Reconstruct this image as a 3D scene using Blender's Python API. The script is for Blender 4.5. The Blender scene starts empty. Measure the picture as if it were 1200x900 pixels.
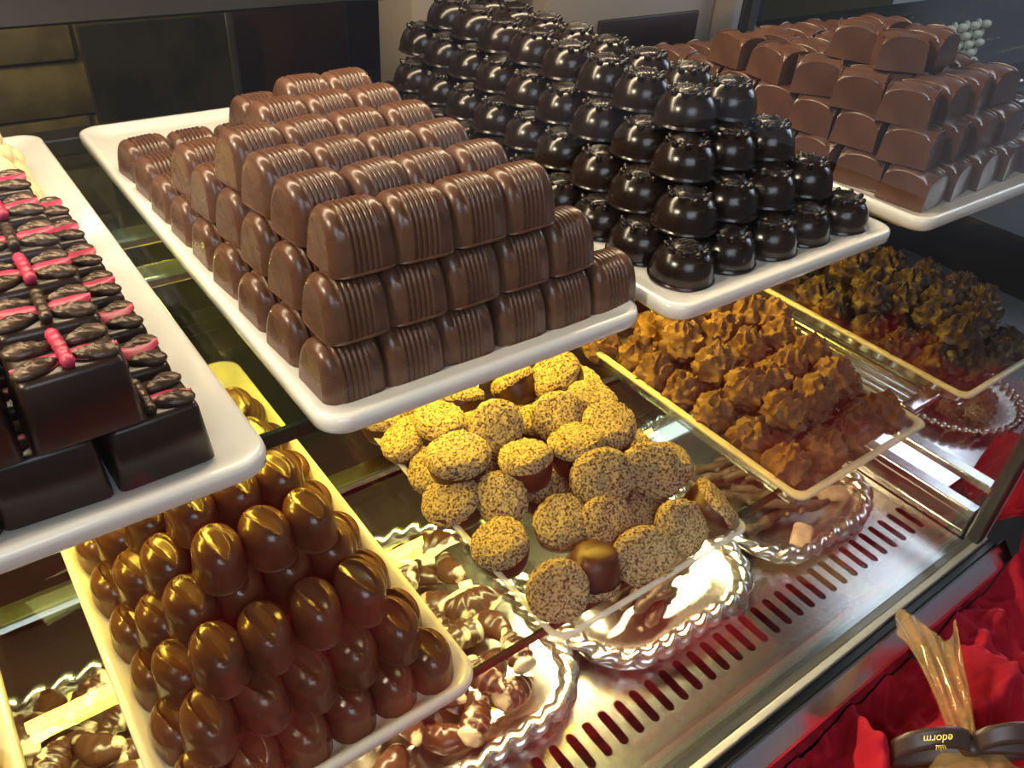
import bpy, bmesh, math, random
import numpy as np
from mathutils import Vector, Matrix, noise

# ---------------------------------------------------------------- scene set-up
scene = bpy.context.scene
col = scene.collection
PI = math.pi
S = 0.2            # layout unit: 1 u = 0.2 m, written from the camera's position
Z0 = 7.5           # the camera stands 1.5 m above the shop floor
random.seed(7)


def W(x, y, z):
    return Vector((x * S, y * S, (z + Z0) * S))


cam_d = bpy.data.cameras.new('camera')
cam = bpy.data.objects.new('camera', cam_d)
col.objects.link(cam)
cam_d.sensor_width = 36.0
cam_d.lens = 36.0 * 953.0 / 1200.0
cam_d.clip_start = 0.01
cx_, cy_, cz_ = (0.803, -0.593, 0.060), (0.309, 0.501, 0.809), (-0.510, -0.630, 0.585)
Rm = Matrix(((cx_[0], cy_[0], cz_[0]), (cx_[1], cy_[1], cz_[1]), (cx_[2], cy_[2], cz_[2])))
cam.matrix_world = Matrix.Translation(W(0, 0, 0)) @ Rm.to_quaternion().normalized().to_matrix().to_4x4()
scene.camera = cam

world = bpy.data.worlds.new('world')
scene.world = world
world.use_nodes = True
world.node_tree.nodes['Background'].inputs[0].default_value = (0.62, 0.70, 0.85, 1)
world.node_tree.nodes['Background'].inputs[1].default_value = 0.21
scene.view_settings.view_transform = 'Standard'
scene.view_settings.look = 'None'
scene.view_settings.gamma = 1.0
scene.view_settings.exposure = 0.0
scene.cycles.transparent_max_bounces = 24


def area(name, loc, target, size, power, color, size_y=None):
    l = bpy.data.lights.new(name, 'AREA')
    l.energy = power
    l.color = color
    l.shape = 'RECTANGLE'
    l.size = size * S
    l.size_y = (size_y or size) * S
    o = bpy.data.objects.new(name, l)
    col.objects.link(o)
    o.location = W(*loc)
    o.rotation_euler = (W(*target) - W(*loc)).to_track_quat('-Z', 'Y').to_euler()
    return o


# daylight from the street, behind and beside the viewer
area('street_daylight', (-1.5, -6.0, 4.5), (1.5, 1.5, -1.5), 5.0, 14.0, (0.74, 0.85, 1.0), 4.0)
area('side_daylight', (10.0, 1.6, 2.2), (3.0, 1.8, -2.2), 3.0, 7.0, (0.72, 0.84, 1.0), 3.0)
# warm fluorescent tube in the head of the case
area('case_tube_light', (0.9, 2.25, 0.45), (0.9, 2.0, -1.2), 4.4, 4.3, (1.0, 0.80, 0.52), 0.16)
# warm ceiling spots of the shop
area('ceiling_spot_light', (-3.2, 1.2, 2.6), (0.6, 1.9, -1.0), 0.6, 9.0, (1.0, 0.84, 0.60), 0.6)
# yellow strip fixed under the upper shelf, warm strip under the lower one
area('shelf_strip_light', (1.2, 2.47, -1.185), (1.2, 1.80, -2.1), 4.4, 6.2, (1.0, 0.66, 0.07), 0.06)
area('lower_strip_light', (1.3, 2.2, -2.24), (1.3, 1.7, -3.3), 4.2, 6.0, (1.0, 0.82, 0.45), 0.07)
area('wall_wash_light', (0.5, 8.0, 3.5), (0.0, 11.0, -1.5), 2.0, 3.0, (1.0, 0.80, 0.35), 2.0)

# ---------------------------------------------------------------- materials


def mat(name, color, rough=0.5, metallic=0.0, spec=0.5, coat=0.0, sheen=0.0, noise_amt=0.0, noise_scale=30.0,
        color2=None, bump=0.0, bump_scale=200.0, rough_var=0.0, sheen_tint=None, ramp=(0.4, 0.6), sss=0.0):
    m = bpy.data.materials.new(name)
    m.use_nodes = True
    nt = m.node_tree
    p = nt.nodes['Principled BSDF']
    p.inputs['Base Color'].default_value = (*color, 1)
    p.inputs['Roughness'].default_value = rough
    p.inputs['Metallic'].default_value = metallic
    p.inputs['Specular IOR Level'].default_value = spec
    p.inputs['Coat Weight'].default_value = coat
    p.inputs['Coat Roughness'].default_value = 0.08
    if sheen:
        p.inputs['Sheen Weight'].default_value = sheen
        p.inputs['Sheen Roughness'].default_value = 0.35
        p.inputs['Sheen Tint'].default_value = (*(sheen_tint or color), 1)
    tc = nt.nodes.new('ShaderNodeTexCoord')
    if color2 is not None:
        n = nt.nodes.new('ShaderNodeTexNoise')
        n.inputs['Scale'].default_value = noise_scale
        n.inputs['Detail'].default_value = 4
        nt.links.new(tc.outputs['Object'], n.inputs['Vector'])
        r = nt.nodes.new('ShaderNodeValToRGB')
        r.color_ramp.elements[0].position = ramp[0]
        r.color_ramp.elements[1].position = ramp[1]
        r.color_ramp.elements[0].color = (*color, 1)
        r.color_ramp.elements[1].color = (*color2, 1)
        nt.links.new(n.outputs['Fac'], r.inputs['Fac'])
        nt.links.new(r.outputs['Color'], p.inputs['Base Color'])
        if rough_var:
            mm = nt.nodes.new('ShaderNodeMath')
            mm.operation = 'MULTIPLY_ADD'
            mm.inputs[1].default_value = rough_var
            mm.inputs[2].default_value = rough
            nt.links.new(n.outputs['Fac'], mm.inputs[0])
            nt.links.new(mm.outputs[0], p.inputs['Roughness'])
    if bump:
        n2 = nt.nodes.new('ShaderNodeTexNoise')
        n2.inputs['Scale'].default_value = bump_scale
        n2.inputs['Detail'].default_value = 5
        nt.links.new(tc.outputs['Object'], n2.inputs['Vector'])
        b = nt.nodes.new('ShaderNodeBump')
        b.inputs['Strength'].default_value = bump
        b.inputs['Distance'].default_value = 0.001
        nt.links.new(n2.outputs['Fac'], b.inputs['Height'])
        nt.links.new(b.outputs['Normal'], p.inputs['Normal'])
    return m


def glass_mat(name, tint, ior=1.5, gloss=0.0, haze=0.0, haze_col=(0.9, 0.9, 0.88)):
    m = bpy.data.materials.new(name)
    m.use_nodes = True
    nt = m.node_tree
    nt.nodes.clear()
    out = nt.nodes.new('ShaderNodeOutputMaterial')
    # Schlick reflectance of a pane, the same from either face
    geo = nt.nodes.new('ShaderNodeNewGeometry')
    dot = nt.nodes.new('ShaderNodeVectorMath')
    dot.operation = 'DOT_PRODUCT'
    nt.links.new(geo.outputs['Normal'], dot.inputs[0])
    nt.links.new(geo.outputs['Incoming'], dot.inputs[1])

    def math_node(op, a, b):
        n_ = nt.nodes.new('ShaderNodeMath')
        n_.operation = op
        for i_, v_ in ((0, a), (1, b)):
            if v_ is None:
                continue
            if isinstance(v_, (int, float)):
                n_.inputs[i_].default_value = v_
            else:
                nt.links.new(v_, n_.inputs[i_])
        return n_.outputs[0]
    r0 = ((ior - 1) / (ior + 1)) ** 2
    om = math_node('SUBTRACT', 1.0, math_node('ABSOLUTE', dot.outputs['Value'], None))
    fr_out = math_node('MULTIPLY_ADD', math_node('POWER', om, 5.0), 1 - r0)
    fr_out.node.inputs[2].default_value = r0
    t = nt.nodes.new('ShaderNodeBsdfTransparent')
    t.inputs['Color'].default_value = (*tint, 1)
    g = nt.nodes.new('ShaderNodeBsdfGlossy')
    g.inputs['Roughness'].default_value = gloss
    mx = nt.nodes.new('ShaderNodeMixShader')
    nt.links.new(fr_out, mx.inputs[0])
    nt.links.new(t.outputs[0], mx.inputs[1])
    nt.links.new(g.outputs[0], mx.inputs[2])
    last = mx
    if haze:
        d = nt.nodes.new('ShaderNodeBsdfDiffuse')
        d.inputs['Color'].default_value = (*haze_col, 1)
        mx2 = nt.nodes.new('ShaderNodeMixShader')
        mx2.inputs[0].default_value = haze
        nt.links.new(mx.outputs[0], mx2.inputs[1])
        nt.links.new(d.outputs[0], mx2.inputs[2])
        last = mx2
    nt.links.new(last.outputs[0], out.inputs[0])
    return m


M = {}
M['milk'] = mat('milk_chocolate', (0.090, 0.038, 0.020), 0.22, spec=0.5, color2=(0.118, 0.053, 0.030), noise_scale=60, rough_var=0.12, bump=0.08, bump_scale=400)
M['milk_warm'] = mat('fan_milk_chocolate', (0.075, 0.030, 0.016), 0.30, spec=0.5, color2=(0.098, 0.042, 0.022), noise_scale=50)
M['dark'] = mat('dark_chocolate', (0.0095, 0.0050, 0.0034), 0.16, spec=0.45, color2=(0.014, 0.0072, 0.0048), noise_scale=60, rough_var=0.10)
M['bar'] = mat('butterfly_dark_chocolate', (0.022, 0.009, 0.006), 0.33, spec=0.5, color2=(0.032, 0.013, 0.009), noise_scale=40)
M['bronze'] = mat('bronze_lustre', (0.10, 0.062, 0.040), 0.32, metallic=0.35, color2=(0.045, 0.026, 0.018), noise_scale=150, bump=0.3, bump_scale=500)
M['pink'] = mat('pink_cocoa_butter', (0.56, 0.045, 0.105), 0.38, color2=(0.38, 0.025, 0.07), noise_scale=80)
M['white_choc'] = mat('white_chocolate', (0.80, 0.66, 0.36), 0.42, spec=0.4)
M['porcelain'] = mat('white_porcelain', (0.78, 0.76, 0.71), 0.16, spec=0.5, coat=0.4)
M['bean'] = mat('coffee_bean_chocolate', (0.092, 0.040, 0.018), 0.21, spec=0.55, color2=(0.12, 0.054, 0.025), noise_scale=50)
M['nut'] = mat('chopped_nut_coating', (0.085, 0.045, 0.020), 0.85, color2=(0.56, 0.44, 0.24), noise_scale=560, bump=1.0, bump_scale=600, ramp=(0.38, 0.56))
M['nut_dark'] = mat('nut_truffle_shell', (0.045, 0.018, 0.009), 0.4, color2=(0.07, 0.03, 0.014), noise_scale=90)
M['cocoa'] = mat('cocoa_dusted_milk_leaf', (0.23, 0.128, 0.058), 0.66, color2=(0.14, 0.074, 0.034), noise_scale=70, bump=0.25, bump_scale=300)
M['cocoa_dark'] = mat('cocoa_dusted_dark_leaf', (0.055, 0.026, 0.014), 0.50, color2=(0.20, 0.115, 0.040), noise_scale=45, bump=0.25, bump_scale=300, ramp=(0.48, 0.70))
M['shell'] = mat('marbled_shell_chocolate', (0.070, 0.027, 0.012), 0.28, spec=0.55, color2=(0.78, 0.62, 0.40), noise_scale=30, ramp=(0.50, 0.54))
M['shell_milk'] = mat('mussel_milk_chocolate', (0.075, 0.030, 0.014), 0.26, spec=0.55, color2=(0.62, 0.47, 0.28), noise_scale=34, ramp=(0.57, 0.62))
M['twig'] = mat('twig_chocolate', (0.040, 0.022, 0.012), 0.5, color2=(0.09, 0.055, 0.028), noise_scale=120, bump=0.4)
M['biscuit'] = mat('pale_biscuit', (0.42, 0.30, 0.20), 0.7, color2=(0.30, 0.20, 0.13), noise_scale=70, bump=0.4)
M['silver'] = mat('silver_plate', (0.86, 0.83, 0.76), 0.27, metallic=1.0, bump=0.12, bump_scale=120)
M['steel'] = mat('brushed_stainless_steel', (0.70, 0.70, 0.71), 0.22, metallic=1.0, bump=0.08, bump_scale=350)
M['steel_deck'] = mat('deck_stainless_steel', (0.66, 0.65, 0.63), 0.24, metallic=1.0, bump=0.05, bump_scale=300)
M['steel_dark'] = mat('dark_stainless_steel', (0.14, 0.14, 0.145), 0.32, metallic=0.9)
M['void'] = mat('dark_plenum', (0.02, 0.012, 0.012), 0.7)
M['gasket'] = mat('beaded_silver_gasket', (0.62, 0.58, 0.48), 0.35, metallic=0.7, bump=0.6, bump_scale=900)
M['glass'] = glass_mat('clear_glass', (0.985, 0.99, 0.985))
M['shelf_glass'] = glass_mat('green_shelf_glass', (0.83, 0.90, 0.82))
M['shelf_edge'] = mat('green_glass_edge', (0.012, 0.030, 0.018), 0.12, spec=0.6)
M['acrylic'] = glass_mat('clear_acrylic', (0.95, 0.96, 0.95), haze=0.05)
M['acrylic_rim'] = glass_mat('acrylic_rim_painted_glow', (0.97, 0.97, 0.96), haze=0.62)  # white haze paints in the light caught by the clear rim
M['cream_rim'] = mat('cream_plastic_rim', (0.70, 0.62, 0.44), 0.35)
M['velvet'] = mat('red_velvet', (0.38, 0.007, 0.024), 0.75, spec=0.2, sheen=0.8, sheen_tint=(1.0, 0.12, 0.17), color2=(0.30, 0.005, 0.018), noise_scale=18, bump=0.15, bump_scale=900)
M['cello'] = glass_mat('crinkled_cellophane', (0.95, 0.84, 0.62), ior=1.6, gloss=0.10, haze=0.34, haze_col=(0.60, 0.38, 0.17))
M['ribbon'] = mat('brown_satin_ribbon', (0.075, 0.040, 0.030), 0.36, spec=0.6, sheen=0.5)
M['gold'] = mat('gold_print', (0.85, 0.60, 0.10), 0.3, metallic=0.6)
M['brick'] = mat('ochre_brick', (0.36, 0.26, 0.09), 0.9, color2=(0.26, 0.18, 0.06), noise_scale=14, bump=0.5, bump_scale=60)
M['mortar'] = mat('dark_mortar', (0.16, 0.12, 0.05), 0.95)
M['brown_wood'] = mat('dark_mahogany', (0.050, 0.016, 0.010), 0.45, color2=(0.030, 0.010, 0.007), noise_scale=9)
M['black'] = mat('black_lacquer', (0.008, 0.007, 0.007), 0.35)
M['black_glass'] = mat('smoky_panel', (0.030, 0.026, 0.018), 0.25, color2=(0.05, 0.043, 0.026), noise_scale=12)
M['white_card'] = mat('white_card', (0.62, 0.52, 0.44), 0.6)
M['floor'] = mat('shop_floor', (0.10, 0.075, 0.06), 0.5, color2=(0.07, 0.05, 0.04), noise_scale=5)
M['ceiling'] = mat('shop_ceiling', (0.62, 0.60, 0.56), 0.8)
M['plaster'] = mat('shop_plaster', (0.16, 0.11, 0.08), 0.8, color2=(0.12, 0.08, 0.06), noise_scale=4)
M['wicker'] = mat('white_wicker', (0.62, 0.60, 0.48), 0.6)
M['wicker_dark'] = mat('dark_wicker', (0.030, 0.014, 0.012), 0.35)
M['lamp'] = None

# ---------------------------------------------------------------- mesh helpers (layout units in, metres out)


def link(o):
    col.objects.link(o)
    return o


def mesh(name, verts, faces, smooth=True, mats=None, fmat=None):
    me = bpy.data.meshes.new(name)
    v = [(x * S, y * S, z * S) for x, y, z in verts]
    me.from_pydata(v, [], faces)
    me.update()
    if smooth:
        me.polygons.foreach_set('use_smooth', [True] * len(me.polygons))
    for m in (mats or []):
        me.materials.append(m)
    if fmat is not None:
        me.polygons.foreach_set('material_index', fmat)
    return me


class G:
    """collects vertices and faces of one mesh"""

    def __init__(self):
        self.v, self.f, self.m = [], [], []

    def add(self, vs, fs, mi=0):
        b = len(self.v)
        self.v += [tuple(p) for p in vs]
        self.f += [tuple(i + b for i in q) for q in fs]
        self.m += [mi] * len(fs)

    def grid(self, rows, wrap=False, cap0=False, cap1=False, mi=0):
        n = len(rows[0])
        vs = [p for r in rows for p in r]
        fs = []
        for i in range(len(rows) - 1):
            for j in range(n if wrap else n - 1):
                k = (j + 1) % n
                fs.append((i * n + j, i * n + k, (i + 1) * n + k, (i + 1) * n + j))
        if cap0:
            fs.append(tuple(range(n - 1, -1, -1)))
        if cap1:
            b = (len(rows) - 1) * n
            fs.append(tuple(b + j for j in range(n)))
        self.add(vs, fs, mi)

    def box(self, x0, x1, y0, y1, z0, z1, mi=0, bev=0.0, taper=0.0):
        if bev <= 0:
            t = taper
            vs = [(x0, y0, z0), (x1, y0, z0), (x1, y1, z0), (x0, y1, z0), (x0 + t, y0 + t, z1), (x1 - t, y0 + t, z1), (x1 - t, y1 - t, z1), (x0 + t, y1 - t, z1)]
            self.add(vs, [(3, 2, 1, 0), (4, 5, 6, 7), (0, 1, 5, 4), (1, 2, 6, 5), (2, 3, 7, 6), (3, 0, 4, 7)], mi)
        else:
            rows = []
            for ins, z in ((bev, z0), (0, z0 + bev), (taper, z1 - bev), (taper + bev * .35, z1 - bev * .3), (taper + bev, z1)):
                rows.append(rrect(x0 + ins, x1 - ins, y0 + ins, y1 - ins, bev * 1.2, z, 3))
            self.grid(rows, True, True, True, mi)

    def tube(self, pts, r, n=8, mi=0, caps=True):
        rows = []
        pts = [Vector(p) for p in pts]
        for i, p in enumerate(pts):
            d = (pts[min(i + 1, len(pts) - 1)] - pts[max(i - 1, 0)]).normalized()
            a = Vector((0, 0, 1)) if abs(d.z) < 0.9 else Vector((1, 0, 0))
            u = d.cross(a).normalized()
            w = d.cross(u)
            rr = r(i / (len(pts) - 1)) if callable(r) else r
            rows.append([p + (u * math.cos(t) + w * math.sin(t)) * rr for t in [2 * PI * k / n for k in range(n)]])
        self.grid(rows, True, caps, caps, mi)

    def ellipsoid(self, c, r, nu=12, nv=8, mi=0, rot=None, fn=None):
        rows = []
        for i in range(nv + 1):
            th = PI * i / nv
            row = []
            for j in range(nu):
                ph = 2 * PI * j / nu
                p = Vector((math.sin(th) * math.cos(ph) * r[0], math.sin(th) * math.sin(ph) * r[1], math.cos(th) * r[2]))
                if fn:
                    p = fn(p, th, ph)
                if rot:
                    p = rot @ p
                row.append(p + Vector(c))
            rows.append(row)
        self.grid(rows, True, mi=mi)

    def build(self, name, mats, smooth=True):
        if not isinstance(mats, (list, tuple)):
            mats = [mats]
        return mesh(name, self.v, self.f, smooth, mats, self.m)


def rrect(x0, x1, y0, y1, r, z, n=5):
    r = min(r, (x1 - x0) / 2.01, (y1 - y0) / 2.01)
    pts = []
    for cx, cy, a0 in ((x1 - r, y1 - r, 0), (x0 + r, y1 - r, PI / 2), (x0 + r, y0 + r, PI), (x1 - r, y0 + r, 1.5 * PI)):
        for k in range(n + 1):
            a = a0 + PI / 2 * k / n
            pts.append((cx + r * math.cos(a), cy + r * math.sin(a), z))
    return pts


def thing(name, label, cat, me=None, loc=(0, 0, 0), rot=(0, 0, 0), group=None, kind=None):
    o = bpy.data.objects.new(name, me)
    link(o)
    o.location = W(*loc)
    o.rotation_euler = rot
    if label:
        o['label'] = label
    if cat:
        o['category'] = cat
    if group:
        o['group'] = group
    if kind:
        o['kind'] = kind
    return o


def part(name, me, parent, loc=(0, 0, 0), rot=(0, 0, 0), label=None, kind=None):
    o = bpy.data.objects.new(name, me)
    link(o)
    o.parent = parent
    o.location = Vector(loc) * S
    o.rotation_euler = rot
    if label:
        o['label'] = label
    if kind:
        o['kind'] = kind
    return o


def sharp(me, deg=35):
    try:
        me.set_sharp_from_angle(angle=math.radians(deg))
    except Exception:
        pass
    return me


def fix_normals(me):
    bm = bmesh.new(); bm.from_mesh(me)
    bmesh.ops.recalc_face_normals(bm, faces=bm.faces)
    bm.to_mesh(me); bm.free()
    return me


ORD = ['zeroth', 'first', 'second', 'third', 'fourth', 'fifth', 'sixth', 'seventh', 'eighth', 'ninth', 'tenth', 'eleventh', 'twelfth', 'thirteenth', 'fourteenth']
LAYER = {1: 'bottom layer', 2: 'second layer', 3: 'third layer', 4: 'top layer'}

# ---------------------------------------------------------------- the setting
DECK = -3.35
SH1 = -1.10
SH2 = -2.14
XL, XR = -3.0, 4.31
YF = 0.95
YB = 3.32


def structure(name, me):
    o = bpy.data.objects.new(name, me)
    link(o)
    o.location = W(0, 0, 0)
    o['kind'] = 'structure'
    return o


g = G(); g.box(-16, 20, -14, 13, -7.7, -7.5)
structure('floor', g.build('floor', M['floor'], False))
g = G(); g.box(-16, 20, -14, 13, 7.0, 7.2)
structure('ceiling', g.build('ceiling', M['ceiling'], False))
g = G(); g.box(-16, 20, 11.4, 11.7, -7.5, 7.0)
wall = structure('wall_back', g.build('wall_back', M['mortar'], False))
g = G(); g.box(-16.3, -16, -14, 11.4, -7.5, 7.0)
structure('wall_left', g.build('wall_left', M['plaster'], False))
# single ochre bricks, those of the wall that show past the case
bw, bh = 2.5, 0.66
gb = G(); gb.box(0, bw - 0.05, -0.09, 0.02, 0, bh - 0.045, bev=0.02)
brick_me = gb.build('brick', M['brick'])
for r in range(11):
    for c in range(5):
        x = -4.2 + c * bw + (bw / 2 if r % 2 else 0)
        z = -6.2 + r * bh
        o = bpy.data.objects.new('brick', brick_me)
        link(o)
        o.parent = wall
        o.location = Vector((x, 11.40 + random.uniform(-.02, .02), z)) * S
        o.rotation_euler = (0, random.uniform(-.012, .012), random.uniform(-.01, .01))

# ---------------------------------------------------------------- display case
case = thing('display_case', 'glass fronted stainless display case filled with trays of chocolates', 'display case')


def cpart(name, g_, m, smooth=False, label=None):
    o = part(name, g_.build(name, m, smooth), case, (0, 0, 0), label=label)
    return o


case.location = W(0, 0, 0)

# deck with a row of rounded vent slots cut through it
g = G()
sx0, pitch, sw = -1.23, 0.096, 0.046
sy0, sy1 = 1.165, 1.350
nsl = 57
z = DECK
t = 0.012
n = 6


def slot_outline(cx):
    r = sw / 2
    pts = []
    for k in range(n + 1):
        a = PI * k / n
        pts.append((cx + r * math.cos(a), sy1 - r + r * math.sin(a)))
    for k in range(n + 1):
        a = PI + PI * k / n
        pts.append((cx + r * math.cos(a), sy0 + r + r * math.sin(a)))
    return pts


ya, yb = sy0 - 0.03, sy1 + 0.03
for i in range(nsl):
    c = sx0 + i * pitch
    xa, xb = c - pitch / 2, c + pitch / 2
    ol = slot_outline(c)
    m_ = len(ol)
    outer = []
    for (px, py) in ol:
        d = Vector((px - c, 0 if abs(py - (sy0 + sy1) / 2) < (sy1 - sy0) / 2 - sw / 2 - 1e-6 else py - (sy1 - sw / 2 if py > (sy0 + sy1) / 2 else sy0 + sw / 2)))
        k = 1e9
        cy0 = sy1 - sw / 2 if py > (sy0 + sy1) / 2 else sy0 + sw / 2
        if abs(d.x) > 1e-9:
            k = min(k, (pitch / 2) / abs(d.x))
        if abs(d.y) > 1e-9:
            k = min(k, ((yb - cy0) if d.y > 0 else (cy0 - ya)) / abs(d.y))
        outer.append((c + d.x * k, cy0 + d.y * k))
    vs = [(p[0], p[1], z) for p in ol] + [(p[0], p[1], z) for p in outer] + [(p[0], p[1], z - t) for p in ol]
    fs = []
    for j in range(m_):
        k = (j + 1) % m_
        fs.append((j, k, m_ + k, m_ + j))
        fs.append((j, 2 * m_ + j, 2 * m_ + k, k))
    g.add(vs, fs)
    # the four corners left by the radial fan
    for sxn, ref in ((-1, xa), (1, xb)):
        for yy, up_ in ((yb, True), (ya, False)):
            cand = [(i_, p) for i_, p in enumerate(outer) if (p[1] > (sy0 + sy1) / 2) == up_]
            side_ = max((q for q in cand if abs(q[1][0] - ref) < 1e-6), key=lambda q: q[1][1] if up_ else -q[1][1])
            edge_ = min((q for q in cand if abs(q[1][1] - yy) < 1e-6), key=lambda q: abs(q[1][0] - ref))
            g.add([(side_[1][0], side_[1][1], z), (ref, yy, z), (edge_[1][0], edge_[1][1], z)], [(0, 1, 2)])
xs, xe = sx0 - pitch / 2, sx0 + (nsl - .5) * pitch
XD, YD, YE = XR - .07, YF + .024, YB - .10
g.add([(XL, YD, z), (XD, YD, z), (XD, ya, z), (XL, ya, z)], [(0, 1, 2, 3)])
g.add([(XL, yb, z), (XD, yb, z), (XD, YE, z), (XL, YE, z)], [(0, 1, 2, 3)])
g.add([(XL, ya, z), (xs, ya, z), (xs, yb, z), (XL, yb, z)], [(0, 1, 2, 3)])
g.add([(xe, ya, z), (XD, ya, z), (XD, yb, z), (xe, yb, z)], [(0, 1, 2, 3)])
thing('steel_deck', 'polished steel deck with a row of vent slots under the silver trays', 'deck', fix_normals(g.build('steel_deck', M['steel_deck'], False)))
g = G(); g.box(XL, XR, YF, YB, DECK - 0.35, DECK - 0.20)
cpart('plenum', g, M['void'])
g = G(); g.box(XL, XR + .06, 0.98, YB, -7.5, DECK - 0.36)
cpart('cabinet_base', g, M['brown_wood'])
# glass
g = G(); g.box(XL, XR - .06, YF - .02, YF + .02, DECK, 1.1)
cpart('front_glass', g, M['glass'], label='clear front pane')
g = G(); g.box(XR - .02, XR + .02, YF + .03, YB - .03, DECK + .13, 1.1)
cpart('end_glass', g, M['glass'], label='clear end pane')
# front rail in steps
g = G(); g.box(XL, XR + .06, YF - .06, YF - .022, DECK - .05, DECK + .018, bev=.006)
cpart('glass_gasket', g, M['gasket'])
g = G(); g.box(XL, XR + .10, YF - .105, YF - .06, DECK - .10, DECK - .012, bev=.008)
cpart('front_rail_channel', g, M['black'])
g = G()
rows = []
prof = [(YF - .105, DECK - .015), (YF - .112, DECK - .004), (YF - .12, DECK - .008), (YF - .19, DECK - .085), (YF - .20, DECK - .10), (YF - .20, DECK - .30), (YF - .105, DECK - .30)]
for x in (XL, XR + .16):
    rows.append([(x, p[0], p[1]) for p in prof])
g.grid(rows, True, True, True)
cpart('front_rail', g, M['steel'])
# end frame trims
for (z0, z1, y0, mm, nm) in ((DECK, DECK + .05, YF + .04, 'steel', 'end_rail'), (DECK + .05, DECK + .15, YF + .04, 'steel_dark', 'end_rail_gasket'), (DECK + .15, DECK + .20, YF + .04, 'steel', 'end_rail_cap'),
                             (DECK + .355, DECK + .405, YF + .02, 'steel', 'end_rail_trim')):
    g = G(); g.box(XR - .06, XR + .03, y0, YB - .02, z0, z1, bev=.008)
    cpart(nm, g, M[mm])
g = G(); g.box(XR - .055, XR + .025, YF - .05, YF + .035, DECK - .02, 1.1, bev=.012)
cpart('corner_post', g, M['steel_dark'])
g = G(); g.box(XR + .026, XR + .055, YF - .05, YF - .02, DECK - .02, 1.1, bev=.006)
cpart('corner_post_strip', g, M['gasket'])
# rear frame
g = G(); g.box(XL, XR, YB - .05, YB, DECK, SH2 + .10)
cpart('rear_panel', g, M['void'])
g = G(); g.box(XL + .02, XR - .09, 2.84, YB - .11, DECK + .004, DECK + .012)  # thin dark sheet added so the rear of the deck renders darker
cpart('deck_darkening_strip', g, M['void'], label='added strip darkening the back of the deck')
for zz in (DECK + .02, SH2 + .10, SH1 - .06):
    g = G(); g.box(XL, XR, YB - .09, YB + .02, zz, zz + .07, bev=.01)
    cpart('rear_rail', g, M['black'])
for xx in (-.35, .98, 2.45, 4.24):
    g = G(); g.box(xx, xx + .07, YB - .05, YB + .02, DECK, 1.1, bev=.01)
    if xx > 4:
        cpart('rear_post', g, M['steel_dark'])
g = G(); g.box(XL, XR - .08, YB - .02, YB + .02, -.735, -.30, bev=.01)
cpart('rear_valance', g, M['steel_dark'])
g = G(); g.box(XL, XR, 1.9, 2.6, 0.62, 1.1, bev=.02)
cpart('case_head', g, M['steel_dark'])

# shelves, each a pane with a dark polished edge
for nm, zz, yf, lab in (('glass_shelf', SH1, 1.305, 'upper green glass shelf with dark polished front edge'), ('glass_shelf', SH2, 1.178, 'lower green glass shelf above the steel deck')):
    th = 0.036
    xr = XR - .07
    g = G(); g.box(XL, xr, yf + .012, YB - .1, zz - th, zz)
    sh = thing(nm, lab, 'shelf', g.build(nm, M['shelf_glass'], False))
    g = G(); g.box(XL, xr, yf, yf + .012, zz - th, zz)
    part('front_edge', g.build('front_edge', M['shelf_edge'], False), sh)
    for bx in (-0.05, 4.12):
        pass
# shelf brackets
for bx in (-.46, 4.2):
    for zz, yf in ((SH1, 1.4), (SH2, 1.35)):
        g = G(); g.box(bx, bx + .05, yf, YB - .05, zz - .13, zz - .052, bev=.008)
        cpart('shelf_bracket', g, M['steel'])
# lamp housings
for yy in (2.47, 2.20):
    g = G(); g.box(-1.0, 3.5, yy - .045, yy + .045, SH1 - .075, SH1 - .04, bev=.008)
    cpart('lamp_channel', g, M['steel'])
g = G(); g.box(-.8, 3.4, 2.155, 2.245, SH2 - .085, SH2 - .045, bev=.008)
cpart('lamp_channel', g, M['steel'])
# pale steel slats on the lower shelf between the two truffle trays
t_ = thing('pale_slats', 'pale steel slats on the lower shelf between the truffle trays', 'rack', loc=(3.36, 1.16, SH2))
for k in range(4):
    g = G(); g.box(-.105 + k * .055, -.075 + k * .055, .07, .95, .0, .03, bev=.006)
    part('slat', g.build('slat', M['steel']), t_)
g = G(); g.box(-.12, .12, .0, .07, .0, .035, bev=.008)  # bright bar stands in for the white reflection along the shelf's front edge
part('edge_reflection_bar', g.build('edge_reflection_bar', M['steel']), t_)

# ---------------------------------------------------------------- plates and trays


def plate_mesh(x0, x1, y0, y1, z_rim, depth, lip=0.085, r=0.06, name='porcelain_plate'):
    g = G()
    zf = z_rim - (0.018 if depth < 0.105 else 0.055)          # inner floor
    zb = z_rim - depth                  # foot
    spec = [(lip * 1.7, zb), (lip * 1.5, zb), (lip * 1.4, zb + .012), (.040, z_rim - .058), (.012, z_rim - .048), (.001, z_rim - .036), (0, z_rim - .016), (.003, z_rim - .004), (.011, z_rim), (.022, z_rim - .003), (lip * .6, zf + .008), (lip * .85, zf + .001), (lip * 1.1, zf)]
    rows = [rrect(x0 + i, x1 - i, y0 + i, y1 - i, max(r - i * .3, .02), zz, 6) for i, zz in spec]
    g.grid(rows, True, True, True)
    return g.build(name, M['porcelain'])


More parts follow.
